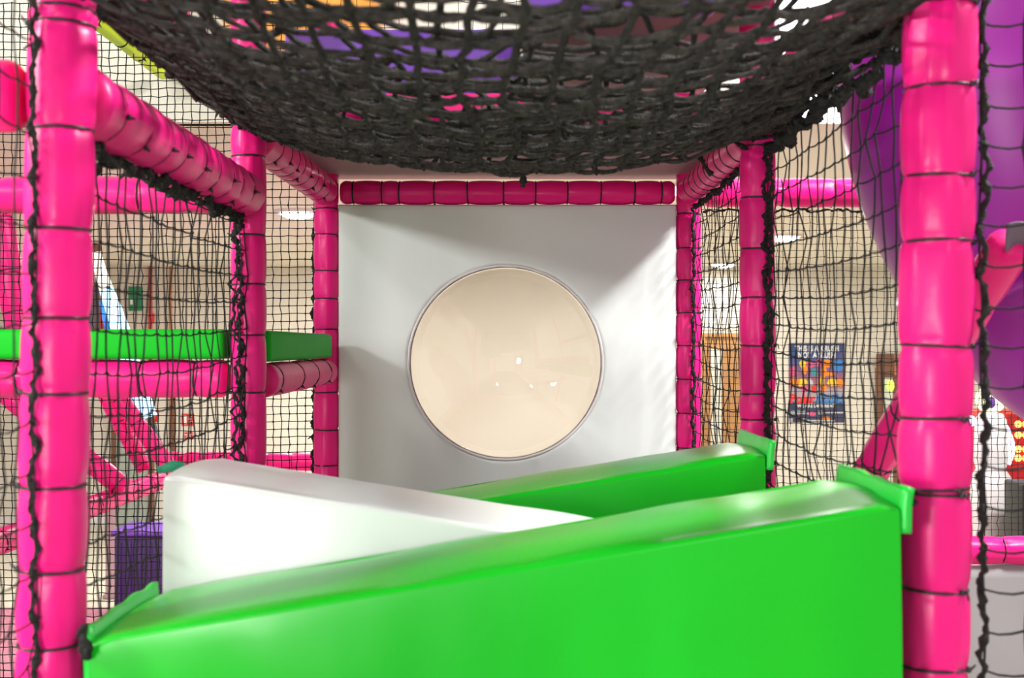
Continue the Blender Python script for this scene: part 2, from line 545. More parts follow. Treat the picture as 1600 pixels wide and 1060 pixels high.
padded_tube('padded_beam', W(-1.80, 2.6, DECK), W(-1.80, 6.3, DECK), 0.045, btie(0.1, 3.7, 20, 24),
            'low pink padded beam receding along the far left side', 'beam', G_BEAM, 24, step=0.012)
padded_tube('padded_beam', W(-1.75, 6.35, DECK + 0.07), W(-0.5, 6.35, DECK + 0.07), 0.048, btie(0.1, 1.2, 7, 25),
            'distant low pink padded beam seen behind the white wedge', 'beam', G_BEAM, 25, step=0.012)
padded_tube('padded_beam', W(-0.552, 0.40, BZ), W(0.552, 0.40, BZ), 0.045, btie(0.06, 1.1, 9, 26),
            'pink padded beam overhead behind the photographer, out of the picture', 'beam', G_BEAM, 26)
padded_tube('padded_post', W(-0.602, 0.40, -1.88), W(-0.602, 0.40, 1.3), 0.0455, btie(0.1, 3.18, 22, 27),
            'pink padded post out of the picture on the left of the photographer', 'post', G_POST, 27, step=0.014)
padded_tube('padded_post', W(0.602, 0.40, -1.88), W(0.602, 0.40, 1.3), 0.0455, btie(0.1, 3.18, 22, 28),
            'pink padded post out of the picture on the right of the photographer', 'post', G_POST, 28, step=0.014)
padded_tube('padded_post', W(-1.80, 2.55, -1.88), W(-1.80, 2.55, 1.3), 0.042, btie(0.1, 3.18, 18, 29),
            'pink padded post beyond the left edge carrying the far left beam', 'post', G_POST, 29, step=0.014)
padded_tube('padded_post', W(-1.80, 6.36, -1.88), W(-1.80, 6.36, DECK + 0.12), 0.045, btie(0.1, 1.2, 8, 30),
            'short distant pink padded post under the receding far left beam', 'post', G_POST, 30, step=0.014)

# diagonal braces
G_BR = 'pink padded diagonal braces'
padded_tube('padded_brace', W(0.70, 3.07, -0.69), W(0.835, 1.985, 0.175), 0.036, [0.35, 0.55, 0.72, 0.9, 1.08, 1.25],
            'pink padded brace leaning behind the near right post by the purple slide', 'brace', G_BR, 41, pin=0.09)
padded_tube('padded_brace', W(-2.30, 5.3, -0.18), W(-1.72, 5.3, DECK + 0.05), 0.046, btie(0.06, 0.75, 5, 42),
            'pink padded brace slanting down left of the V-shaped pair in the distance', 'brace', G_BR, 42)
padded_tube('padded_brace', W(-2.10, 6.1, -0.22), W(-1.88, 6.1, DECK + 0.05), 0.040, btie(0.06, 0.5, 4, 43),
            'left arm of the distant pink padded V-shaped pair of braces', 'brace', G_BR, 43)
padded_tube('padded_brace', W(-2.00, 5.98, -0.22), W(-1.71, 5.98, DECK + 0.06), 0.040, btie(0.06, 0.55, 4, 44),
            'right arm of the distant pink padded V-shaped pair of braces', 'brace', G_BR, 44)
padded_tube('padded_brace', W(-2.05, 4.75, 0.55), W(-1.86, 4.75, -0.60), 0.050, btie(0.06, 1.1, 6, 45),
            'red-pink padded brace at far left edge behind the fine net', 'brace', G_BR, 45)

# grey cloth tag on the brace head
mb = MB()
vs, fs = [], []
for i in range(9):
    for j in range(7):
        u, v = i / 8, j / 6
        vs.append(W(0.815 + 0.075 * u, 1.96 + 0.03 * math.sin(u * 3) * v, 0.20 - 0.045 * v + 0.010 * math.sin(u * 4) - 0.02 * u))
for i in range(8):
    for j in range(6):
        fs.append((i * 7 + j, i * 7 + j + 1, (i + 1) * 7 + j + 1, (i + 1) * 7 + j))
mb.add([tuple(v) for v in vs], fs)
o = mb.build('cloth_wrap', M['darkgrey'])
md = o.modifiers.new('s', 'SOLIDIFY'); md.thickness = 0.003
tag(o, 'grey cloth wrap on the upper end of the pink brace by purple slide', 'cloth')


# ------------------------------------------------------------------ nets
def net_strands(mb, P, r, axes_n, wu, wv, knot=1.9, seg=4, sub=1, rj=0.0, seed=0, sagm=0.0, ways='uv'):
    """P (nu, nv, 3) grid of knot positions; strands both ways as thin cords"""
    q = np.random.default_rng(seed)
    nu, nv, _ = P.shape
    ang = np.arange(seg) * 2 * PI / seg + PI / 4
    n = np.array(axes_n, float)

    def strand(line, w):
        K = len(line)
        if sub > 1:
            t = np.linspace(0, K - 1, (K - 1) * sub + 1)
            i0 = np.minimum(t.astype(int), K - 2)
            f = (t - i0)[:, None]
            line = line[i0] * (1 - f) + line[i0 + 1] * f
            line = line + (np.sin(f * PI) * sagm) * np.array([[0, 0, -1.0]]) + q.normal(0, 1, line.shape) * rj * r
        rad = np.full(len(line), r) * (1 + q.uniform(-1, 1, len(line)) * rj * 0.6)
        ring = np.cos(ang)[None, :, None] * n[None, None, :] + np.sin(ang)[None, :, None] * np.array(w, float)[None, None, :]
        V = line[:, None, :] + rad[:, None, None] * ring
        L = len(line)
        idx = np.arange(L - 1)[:, None] * seg + np.arange(seg)[None, :]
        nxt = np.arange(L - 1)[:, None] * seg + (np.arange(seg)[None, :] + 1) % seg
        F = np.stack([idx, nxt, nxt + seg, idx + seg], -1).reshape(-1, 4)
        mb.add(V.reshape(-1, 3), F.tolist())

    for j in range(nv if 'u' in ways else 0):
        strand(P[:, j], wu)
    for i in range(nu if 'v' in ways else 0):
        strand(P[i], wv)
    if knot > 0:
        o8 = np.array([[1, 0, 0], [-1, 0, 0], [0, 1, 0], [0, -1, 0], [0, 0, 1], [0, 0, -1]], float)
        ft = [(0, 2, 4), (2, 1, 4), (1, 3, 4), (3, 0, 4), (2, 0, 5), (1, 2, 5), (3, 1, 5), (0, 3, 5)]
        for p in P.reshape(-1, 3):
            mb.add(p[None, :] + o8 * r * knot * q.uniform(0.75, 1.25), ft)


def rough_rope(mb, A, B, r, seed, jit=0.008, n=None, tails=0.12):
    """a lumpy lashing: a wandering cord with knots at intervals and a thinner cord wound round it"""
    q = random.Random(seed)
    A = Vector(A); B = Vector(B)
    L = (B - A).length
    n = n or max(8, int(L / 0.006))
    t = (B - A).normalized()
    u = t.orthogonal().normalized()
    w = t.cross(u)
    ph = q.uniform(0, 6)
    gap = q.uniform(0.05, 0.062)
    pts, rad, pts2 = [], [], []
    for i in range(n + 1):
        d = L * i / n
        o1 = noise.noise(Vector((d * 30, seed, 1.5))) + 0.5 * noise.noise(Vector((d * 75, seed, 7.5)))
        o2 = noise.noise(Vector((d * 30, seed, 21.5))) + 0.5 * noise.noise(Vector((d * 75, seed, 27.5)))
        p = A + t * d + u * (o1 * jit * 1.6) + w * (o2 * jit * 1.6)
        kd = abs((d + ph) % gap - gap / 2)
        k = 0.7 + 0.35 * noise.noise(Vector((d * 60, seed, 40))) + 0.9 * math.exp(-(kd / 0.006) ** 2)
        pts.append(p)
        rad.append(r * max(0.35, k))
        a = d * 190 + ph
        pts2.append(p + (u * math.cos(a) + w * math.sin(a)) * r * 1.1)
        if kd < 0.003 and q.random() < tails * 2.5:
            e = (u * q.gauss(0, 1) + w * q.gauss(0, 1)).normalized()
            mb.tube([p, p + e * 0.009, p + e * 0.016 + Vector((0, 0, -0.006))], [r * 0.6, r * 0.5, r * 0.3], 6)
    mb.tube(pts, rad, 7)
    mb.tube(pts2, r * 0.38, 5)


def flat_net(name, label, A, B, z0, z1, cu, cv, r, lines=(), group='black safety nets of the play frame', jit=0.08, sub=1, seed=1, knot=1.9, sagm=0.0, bow=0.0, kind=None):
    """upright net between the plan points A and B (x, y)"""
    A = np.array(A); B = np.array(B)
    L = np.linalg.norm(B - A)
    nu = max(2, int(round(L / cu)) + 1)
    nv = max(2, int(round((z1 - z0) / cv)) + 1)
    q = np.random.default_rng(seed)
    d = (B - A) / L
    nn = np.array([-d[1], d[0]])
    P = np.zeros((nu, nv, 3))
    for i in range(nu):
        u = i / (nu - 1)
        for j in range(nv):
            v = j / (nv - 1)
            side = (0.35 + 0.65 * math.sin(PI * u))
            off = nn * (bow * math.sin(PI * u) * math.sin(PI * v) + q.normal(0, 0.08) * cu)
            xy = A + (B - A) * u + d * q.normal(0, jit) * cu + off
            P[i, j] = (xy[0], xy[1], EYE + z0 + (z1 - z0) * v + q.normal(0, jit) * cv * side - 0.25 * cv * math.sin(PI * u) + 0.12 * cv * math.sin(7 * v + 3 * u))
    mb = MB()
    net_strands(mb, P, r, (nn[0], nn[1], 0), (0, 0, 1), (d[0], d[1], 0), knot=knot, sub=sub, rj=0.15 if sub > 1 else 0, seed=seed, sagm=sagm)
    o = mb.build(name, M['net'], smooth=True, origin=(A[0], A[1], EYE + z0))
    tag(o, label, 'net', group)
    for k, (P0, P1, rr, jj) in enumerate(lines):
        mb = MB(); rough_rope(mb, P0, P1, rr, seed * 17 + k, jj)
        mb.build('lashing', M['rope'], o)
    return o


flat_net('safety_net', 'coarse black net on the right between near post and middle post', (FR[0] - 0.006, 1.728), (MR[0] + 0.012, 2.765), -0.66, 0.46, 0.058, 0.058, 0.0018,
         lines=[(W(MR[0] + 0.012, 2.763, -0.62), W(MR[0] + 0.012, 2.763, 0.44), 0.0065, 0.007),
                (W(MR[0] + 0.018, 2.758, -0.62), W(MR[0] + 0.018, 2.758, 0.44), 0.005, 0.010),
                (W(FR[0], 1.735, -0.5), W(FR[0], 1.735, 0.45), 0.003, 0.006),
                (W(0.60, 1.74, 0.452), W(0.59, 2.75, 0.452), 0.010, 0.012)], sub=3, seed=2, sagm=0.003, jit=0.016)
flat_net('safety_net', 'coarse black net on the right between middle post and white panel', (MR[0] + 0.004, 2.862), (BR[0] + 0.012, 3.90), -0.66, 0.455, 0.058, 0.056, 0.0017,
         lines=[(W(BR[0] + 0.008, 3.896, -0.62), W(BR[0] + 0.008, 3.896, 0.45), 0.0055, 0.005),
                (W(0.59, 2.88, 0.452), W(0.595, 3.86, 0.452), 0.006, 0.008)], sub=3, seed=3, sagm=0.003, jit=0.016)
flat_net('safety_net', 'coarse black net under the large slanting pink beam on the left', (FL[0], 1.652), (ML[0], 2.765), -0.66, 0.285, 0.050, 0.062, 0.0018,
         lines=[(W(FL[0] + 0.003, 1.66, 0.283), W(ML[0], 2.76, 0.296), 0.007, 0.010),
                (W(FL[0] + 0.003, 1.66, 0.275), W(ML[0], 2.76, 0.285), 0.004, 0.013),
                (W(ML[0] - 0.008, 2.757, -0.62), W(ML[0] - 0.008, 2.757, 0.28), 0.0055, 0.009),
                (W(ML[0] - 0.016, 2.752, -0.62), W(ML[0] - 0.016, 2.752, 0.28), 0.004, 0.011),
                (W(FL[0] - 0.004, 1.648, 0.385), W(ML[0] - 0.006, 2.76, 0.392), 0.004, 0.004)], sub=3, seed=4, sagm=0.003, jit=0.022)
flat_net('safety_net', 'coarse black net at the left edge in front of the near left post', (FL[0] - 0.004, 0.46), (FL[0] - 0.012, 1.548), -0.66, 0.46, 0.055, 0.062, 0.0014,
         lines=[(W(FL[0] - 0.012, 1.550, -0.62), W(FL[0] - 0.012, 1.550, 0.45), 0.0042, 0.005)], sub=3, seed=5, sagm=0.003, jit=0.05)
flat_net('safety_net', 'large-mesh black net right of the near right post before the purple slide', (FR[0] + 0.056, 1.66), (1.75, 1.66), -0.75, 1.15, 0.062, 0.058, 0.0021,
         lines=[(W(FR[0] + 0.058, 1.66, -0.7), W(FR[0] + 0.058, 1.66, 0.6), 0.0050, 0.005)], sub=3, seed=6, sagm=0.005, jit=0.05)
flat_net('safety_net', 'fine black net closing the far left bays behind the green mats', (-0.665, 3.99), (-1.95, 3.99), -1.5, 1.15, 0.0275, 0.0260, 0.00190, seed=7, jit=0.05, knot=2.2,
         lines=[(W(-0.665, 3.985, -0.62), W(-0.665, 3.985, 0.45), 0.005, 0.005)])
flat_net('safety_net', 'fine black net beyond the right bay, hung under the sheen-lit pink beam', (0.64, 4.0), (1.95, 4.0), -0.64, 0.455, 0.0225, 0.0225, 0.00120, seed=8, jit=0.06, knot=2.4,
         lines=[(W(0.64, 3.985, 0.452), W(1.75, 3.985, 0.452), 0.0035, 0.006)])


flat_net('safety_net', 'thin black net high behind the upper deck, glimpsed above the overhead net', (-0.64, 4.12), (0.62, 4.12), 0.61, 1.9, 0.05, 0.05, 0.0014, seed=9, jit=0.05, knot=2.0)

# ------------------------------------------------------------------ overhead climbing net (sagging, several layers)
def sag(x, y, x1, depth):
    sx = max(0.0, 1 - (x / x1) ** 2) ** 0.85
    if y < 1.5:
        sy = 0.72 + 0.28 * min(1, max(0, (y - 0.5)) / 1.0)
    elif y < 2.42:
        sy = 1.0
    else:
        sy = max(0.0, 1 - ((y - 2.42) / 0.40) ** 2)
    return depth * sx * sy


def hammock(name, label, x1, y0, y1, zedge, depth, cx, cy, r, seed, fold=0.0, sub=4, jit=0.1, group='layers of the black overhead climbing net', shift=(0, 0)):
    nu = int(round(2 * x1 / cx)) + 1
    nv = int(round((y1 - y0) / cy)) + 1
    q = np.random.default_rng(seed)
    P = np.zeros((nu, nv, 3))
    for i in range(nu):
        for j in range(nv):
            x = -x1 + 2 * x1 * i / (nu - 1)
            y = y0 + (y1 - y0) * j / (nv - 1)
            x += q.normal(0, jit) * cx + shift[0] + 0.012 * math.sin(y * 9 + seed)
            y += q.normal(0, jit) * cy + shift[1]
            z = zedge - sag(x, y, x1, depth) + fold * noise.noise(Vector((x * 5, y * 7, seed * 3.1))) + q.normal(0, 0.004)
            P[i, j] = (x, y, EYE + z)
    mb = MB()
    net_strands(mb, P, r * 1.1, (0, 0, 1), (0, 1, 0), (1, 0, 0), knot=1.75, seg=6, sub=sub, rj=0.2, seed=seed, sagm=0.002, ways='v')
    o = mb.build(name, M['rope'], origin=(0, y0, EYE + zedge))
    mb = MB()
    net_strands(mb, P, r * 0.95, (0, 0, 1), (0, 1, 0), (1, 0, 0), knot=0, seg=6, sub=sub, rj=0.25, seed=seed + 50, sagm=0.004, ways='u')
    P2 = P + np.array([0, 0.007, 0.004]) + q.normal(0, 0.003, P.shape)
    net_strands(mb, P2, r * 0.8, (0, 0, 1), (0, 1, 0), (1, 0, 0), knot=0, seg=6, sub=sub, rj=0.3, seed=seed + 70, sagm=0.006, ways='u')
    mb.build('cross_cords', M['fibre'], o)
    tag(o, label, 'net', group)
    return o


EZ = 0.495
h1 = hammock('climbing_net', 'lowest layer of the thick black net sagging overhead', 0.612, 0.55, 2.84, EZ, 0.138, 0.060, 0.078, 0.0047, 21, fold=0.010, jit=0.09)
for sd, (xa, xb) in enumerate(((-0.60, -0.615), (0.60, 0.582))):
    sg = 1 if xa < 0 else -1
    for k in range(6):
        mb = MB()
        rough_rope(mb, W(xa + 0.013 * (k - 1.5) * sg, 0.6, EZ + 0.014 - 0.002 * k), W(xb + 0.015 * (k - 1) * sg, 2.78, EZ + 0.012 + 0.004 * (k % 2) - 0.002 * k), 0.0055, 300 + sd * 10 + k, 0.007, tails=0.06)
        mb.build('edge_rope', M['rope'], h1)
for k in range(5):
    mb = MB()
    rough_rope(mb, W(-0.58, 2.77 - 0.012 * k, 0.485 + 0.004 * k), W(0.54, 2.77 - 0.012 * k, 0.485 + 0.004 * k), 0.005, 340 + k, 0.007, tails=0.1)
    mb.build('end_rope', M['rope'], h1)
for p, q_ in (((-0.54, 2.70, 0.475), (-0.50, 2.66, 0.455)), ((0.43, 2.74, 0.43), (0.46, 2.76, 0.395)), ((-0.56, 2.66, 0.485), (-0.52, 2.62, 0.462)), ((0.50, 2.74, 0.475), (0.545, 2.76, 0.455)), ((0.02, 2.5, 0.355), (0.025, 2.52, 0.338))):
    mb = MB()
    rough_rope(mb, W(*p), W(*q_), 0.006, int(1000 * abs(p[0])), 0.003, n=4)
    mb.build('knot_tail', M['rope'], h1)
hammock('climbing_net', 'folded upper layer of the black overhead net, just above the lowest', 0.600, 0.55, 2.82, EZ + 0.02, 0.115, 0.072, 0.074, 0.0042, 22, fold=0.030, jit=0.2, shift=(0.02, 0.01))
hammock('climbing_net', 'bunched far end of the black overhead net near the middle posts', 0.595, 1.75, 2.80, EZ + 0.03, 0.100, 0.068, 0.050, 0.0040, 23, fold=0.035, jit=0.2, shift=(-0.015, 0.0))

# ------------------------------------------------------------------ upper deck and things glimpsed above the net
mb = MB(); mb.box(-0.66, 0.63, 2.90, 4.05, 0.565, 0.60, 0.004)
tag(mb.build('deck_board', M['board'], smooth=False), 'pinkish grey underside of the upper deck above the white panel', 'deck')
mb = MB(); mb.box(-0.56, 0.02, 2.92, 3.02, 0.602, 0.78, 0.02)
tag(mb.build('padded_sill', M['purplev'], angle=50), 'purple padded sill on the upper deck glimpsed through overhead net', 'padding')
mb = MB(); mb.box(-0.20, 0.0, 3.10, 3.40, 0.602, 0.735, 0.02)
tag(mb.build('foam_block', M['green'], angle=50), 'green foam block behind the purple sill above overhead net', 'foam block')
mb = MB(); mb.box(0.03, 0.60, 2.62, 4.0, 0.79, 0.82, 0.006)
tag(mb.build('deck_board', M['board'], smooth=False), 'dark reddish upper deck board high at the right above net', 'deck')
mb = MB(); mb.box(0.02, 0.44, 2.54, 2.61, 0.715, 0.84, 0.015)
tag(mb.build('purple_padding', M['purplev'], angle=50), 'purple padded edge of the high deck board above net near centre', 'padding')
mb = MB(); mb.box(-1.05, -0.48, 4.30, 4.40, 1.0, 1.9, 0.02)
tag(mb.build('orange_padding', M['orange'], angle=50), 'orange padded panel high behind the net at upper left', 'padding')
padded_tube('padded_beam', W(-1.28, 3.2, 1.00), W(-1.28, 4.38, 1.00), 0.024, btie(0.2, 1.1, 4, 61),
            'yellow-green padded beam high at upper left behind the nets', 'beam', 'coloured padded rails high up', 61, material='yellow')

# ------------------------------------------------------------------ deck floor and wedge blocks
mb = MB(); mb.box(-0.55, 0.53, 0.5, 3.90, DECK - 0.05, DECK, 0.006)
tag(mb.build('play_deck', M['grey'], smooth=False), 'grey vinyl deck floor beneath the green and white wedges', 'deck')


def wedge(name, label, x0, x1, y0, y1, zl, zr, material, flap, flap_side, seed, wrinkle=0.006, group='wedge blocks set across the play deck'):
    zb = DECK + 0.001
    nx, bev = 90, 0.010
    root = None
    prof = [('b', 0, 0)]
    vs, ring = [], None
    X = np.linspace(x0, x1, nx + 1)
    for i, x in enumerate(X):
        zt = zl + (zr - zl) * (x - x0) / (x1 - x0)
        endf = min(i, nx - i)
        ez = 0.006 * max(0, 1 - endf / 2.0)
        pts = []
        NF = 26
        for k in range(NF + 1):
            v = k / NF
            z = zb + (zt - bev - zb) * v
            w = noise.noise(Vector((x * 5 + seed, z * 3, seed))) * wrinkle + noise.noise(Vector((x * 14 + seed, z * 3.5 + x * 3, seed + 9))) * wrinkle * 0.35
            # pulled creases running from the low corner
            puff = -0.008 * math.sin(PI * v) ** 0.8
            w *= 1 - v ** 5
            pts.append((y0 + w + puff, z))
        for k in range(1, 6):
            a = PI / 2 * k / 6
            pts.append((y0 + bev - bev * math.cos(a), zt - bev + bev * math.sin(a) - ez))
        NT = 10
        for k in range(NT + 1):
            v = k / NT
            yy = y0 + bev + (y1 - y0 - 2 * bev) * v
            zz = zt + 0.006 * math.sin(PI * v) + noise.noise(Vector((x * 6, yy * 6, seed + 4))) * 0.004
            pts.append((yy, zz - ez))
        for k in range(1, 6):
            a = PI / 2 * k / 6
            pts.append((y1 - bev + bev * math.sin(a), zt - bev + bev * math.cos(a) - ez))
        for k in range(7):
            v = 1 - k / 6
            pts.append((y1, zb + (zt - bev - zb) * v))
        ring = len(pts)
        vs.extend([(x, p[0], EYE + p[1]) for p in pts])
    fs = []
    for i in range(nx):
        for k in range(ring):
            k2 = (k + 1) % ring
            fs.append((i * ring + k, (i + 1) * ring + k, (i + 1) * ring + k2, i * ring + k2))
    fs.append(tuple(range(ring)))
    fs.append(tuple(nx * ring + k for k in range(ring - 1, -1, -1)))
    mb = MB(); mb.add(vs, fs)
    root = mb.build(name, M[material], origin=((x0 + x1) / 2, (y0 + y1) / 2, EYE + zb), angle=60)
    tag(root, label, 'soft play block', group)
    return root


def flap_strip(root, name, material, x, dx, y0, y1, z0, z1, seed, bend=0.0):
    """soft upright strip standing a little proud of the end of a block"""
    vs, fs = [], []
    n, k_ = 16, 8
    for i in range(n + 1):
        u = i / n
        y = y0 + (y1 - y0) * u
        for k in range(k_ + 1):
            v = k / k_
            z = z0 + (z1 - z0) * v + (0.004 * noise.noise(Vector((y * 20, seed, 1))) if k == k_ else 0)
            xx = x + bend * v ** 3 + 0.003 * noise.noise(Vector((y * 15, z * 15, seed)))
            vs.append((xx, y, EYE + z))
    for i in range(n):
        for k in range(k_):
            fs.append((i * (k_ + 1) + k, (i + 1) * (k_ + 1) + k, (i + 1) * (k_ + 1) + k + 1, i * (k_ + 1) + k + 1))
    mb = MB(); mb.add(vs, fs)
    o = mb.build(name, M[material], root)
    md = o.modifiers.new('s', 'SOLIDIFY'); md.thickness = dx; md.offset = 0
    return o


w1 = wedge('wedge_block', 'big bright green wedge across the foreground, rising to the right', -0.55, 0.505, 1.55, 1.86, -0.383, -0.205, 'green', None, 1, 3)
flap_strip(w1, 'end_flap', 'flap', 0.513, 0.013, 1.55, 1.865, -0.245, -0.186, 1, 0.004)
flap_strip(w1, 'end_flap', 'flap', -0.556, 0.010, 1.56, 1.87, -0.55, -0.372, 2, -0.004)
mb = MB(); rough_rope(mb, W(-0.553, 1.535, -0.36), W(-0.549, 1.538, -0.405), 0.007, 77, 0.004, n=7)
mb.build('tie_rope', M['rope'], w1)
mb = MB(); rough_rope(mb, W(0.522, 1.60, -0.195), W(0.548, 1.63, -0.215), 0.006, 78, 0.004, n=5)
mb.build('tie_rope', M['rope'], w1)

w2 = wedge('wedge_block', 'white wedge behind the front green one, sloping down to the right', -0.556, 0.50, 1.90, 2.20, -0.205, -0.375, 'white', None, -1, 5, 0.004)
mb = MB()
mb.tube([W(-0.556, 2.02, -0.205), W(-0.575, 2.02, -0.205), W(-0.60, 2.02, -0.212)], [0.006, 0.010, 0.006], 8)
mb.build('strap', M['teal'], w2)
w3 = wedge('wedge_block', 'rear green wedge farthest back, rising right to the middle right post', -0.55, 0.50, 2.35, 2.65, -0.385, -0.212, 'green', None, 1, 8)
flap_strip(w3, 'end_flap', 'flap', 0.508, 0.012, 2.34, 2.66, -0.245, -0.188, 4, 0.006)

# ------------------------------------------------------------------ white panel with bubble window
PX0, PX1, PZ0, PZ1 = -0.574, 0.544, -0.745, 0.466
PY = 3.93
BC = (-0.021, -0.057)
BRAD = 0.323
root = empty('bubble_wall', W((PX0 + PX1) / 2, PY, PZ0))
tag(root, 'white padded panel with a clear round bubble window at the back', 'panel')
# front face with a round hole: rings from the hole to the square edge
nseg, nring = 144, 22
vs, fs = [], []
bev = 0.012
def sq_edge(a):
    c, s = math.cos(a), math.sin(a)
    tx = ((PX1 - BC[0]) / c) if c > 1e-9 else ((PX0 - BC[0]) / c if c < -1e-9 else 1e9)
    tz = ((PZ1 - BC[1]) / s) if s > 1e-9 else ((PZ0 - BC[1]) / s if s < -1e-9 else 1e9)
    return min(tx, tz)
angs = sorted([2 * PI * k / nseg for k in range(nseg)] + [math.atan2(z - BC[1], x - BC[0]) % (2 * PI) for x in (PX0, PX1) for z in (PZ0, PZ1)])
N = len(angs)
rows = []
# inside of the hole, rounded lip, face, outer bevel, side
for (d, y) in ((0.0, PY + 0.055), (0.0, PY + 0.012), (0.002, PY + 0.004), (0.006, PY + 0.001)):
    rows.append(('h', d, y))
for k in range(nring + 1):
    rows.append(('f', k / nring, PY))
for (d, y) in ((0.003, PY + 0.0008), (0.007, PY + 0.004), (0.009, PY + 0.009), (0.009, PY + 0.055)):
    rows.append(('o', d, y))
for (kind, d, y) in rows:
    for a in angs:
        c, s = math.cos(a), math.sin(a)
        rim = BRAD * (1 + 0.006 * noise.noise(Vector((c * 4, s * 4, 2))) + 0.004 * noise.noise(Vector((c * 11, s * 11, 5))))
        e = sq_edge(a)
        if kind == 'h':
            r = rim + d; yy = y
        elif kind == 'f':
            r = rim + 0.010 + (e - 0.009 - rim - 0.010) * d ** 1.3
            dist = r - rim
            yy = y + 0.0022 * math.exp(-dist / 0.06) * (noise.noise(Vector((a * 6, 0, 3))) + noise.noise(Vector((a * 11, 4, 3)))) * min(1, dist / 0.012) + 0.0012 * noise.noise(Vector((c * r * 4, s * r * 4, 8)))
        else:
            r = e - 0.009 + d; yy = y
        vs.append((BC[0] + r * c, yy, EYE + BC[1] + r * s))
R_ = len(rows)
for i in range(R_ - 1):
    for k in range(N):
        k2 = (k + 1) % N
        fs.append((i * N + k, i * N + k2, (i + 1) * N + k2, (i + 1) * N + k))
mb = MB(); mb.add(vs, fs)
mb.build('padding', M['panel'], root)
# acrylic bubble bulging away from the play deck
mb = MB()
depth, th = 0.155, 0.004
Rs = (BRAD ** 2 + depth ** 2) / (2 * depth)
def cap(rad_s, r_edge, n=26):
    amax = math.asin(min(1, r_edge / rad_s))
    if depth > rad_s:
        amax = PI - amax
    return [(rad_s * math.sin(amax * k / n), math.cos(amax * k / n) * rad_s) for k in range(n, -1, -1)]
yc = PY + 0.012 - (Rs - depth)     # plane of the rim at PY+0.03, pole at PY+0.03+depth
inner = [(r, yc + h - PY) for (r, h) in cap(Rs, BRAD - 0.003)]
outer = [(r, yc + h - PY) for (r, h) in cap(Rs + th, BRAD + 0.001)][::-1]
prof = outer + inner
mb.lathe((BC[0], PY, EYE + BC[1]), prof, 'Y', 96)
bub = mb.build('bubble_window', M['acrylic'], root)
bub['label'] = 'clear domed bubble window'
bm = bmesh.new(); bm.from_mesh(bub.data); bmesh.ops.remove_doubles(bm, verts=bm.verts, dist=1e-5); bmesh.ops.recalc_face_normals(bm, faces=bm.faces); bm.to_mesh(bub.data); bm.free()
mb = MB()
pts = []
for k in range(97):
    a = 2 * PI * k / 96
    rr = BRAD - 0.002 + 0.0015 * noise.noise(Vector((math.cos(a) * 9, math.sin(a) * 9, 1)))
    pts.append((BC[0] + rr * math.cos(a), PY + 0.004, EYE + BC[1] + rr * math.sin(a)))
mb.tube(pts, 0.0042, 8, cap=False)
mb.build('sealing_ring', M['plastic'], bub)

# ------------------------------------------------------------------ green mats on the left deck
mb = MB(); mb.box(-1.75, -0.672, 2.765, 3.90, -0.032, 0.038, 0.014)
tag(mb.build('deck_mat', M['matgreen'], angle=50), 'long green mat on the left deck behind the net', 'mat', 'green mats on the left deck')
mb = MB(); mb.box(-0.668, -0.580, 2.862, 3.845, -0.040, 0.036, 0.012)
tag(mb.build('deck_mat', M['matgreen'], angle=50), 'narrow green edge mat between middle left post and white panel', 'mat', 'green mats on the left deck')

# ------------------------------------------------------------------ purple tube slide at the right
path = []
cx, rb = 1.165, 0.66
for z in (1.9, 1.6, 1.3, 1.0, 0.69):
    path.append(W(cx, 2.75, z))
for k in range(1, 19):
    a = math.radians(70) * k / 18
    path.append(W(cx + rb * (1 - math.cos(a)), 2.75 + 0.05 * math.sin(a), 0.69 - rb * math.sin(a)))
last = path[-1]; d = (path[-1] - path[-2]).normalized()
for k in range(1, 8):
    path.append(last + d * 0.12 * k)
root = empty('tube_slide', W(cx + 0.8, 2.8, -0.4))
tag(root, 'large purple tube slide bending down behind the right-hand nets', 'slide')
mb = MB(); mb.tube(path, 0.40, 48, cap=False)
o = mb.build('tube', M['purple'], root)
md = o.modifiers.new('s', 'SOLIDIFY'); md.thickness = 0.008
for i in (3, 13, 24):
    c = path[i]; t = (path[i + 1] - path[i - 1]).normalized()
    mb = MB(); mb.tube([c - t * 0.012, c + t * 0.012], 0.43, 48)
    vs_ = mb
    mb.build('flange', M['purple'], root)

# grey cloth panel under the low right beam
mb = MB()
vs, fs = [], []
for i in range(25):
    for j in range(21):
        u, v = i / 24, j / 20
        vs.append(tuple(W(0.64 + 1.25 * u, 3.93 + 0.012 * noise.noise(Vector((u * 4, v * 3, 1))), -0.727 - 0.9 * v)))
for i in range(24):
    for j in range(20):
        fs.append((i * 21 + j, i * 21 + j + 1, (i + 1) * 21 + j + 1, (i + 1) * 21 + j))
mb.add(vs, fs)
o = mb.build('cloth_skirt', M['grey'])
md = o.modifiers.new('s', 'SOLIDIFY'); md.thickness = 0.004
tag(o, 'grey cloth skirt hanging under the low pink beam at right', 'cloth')

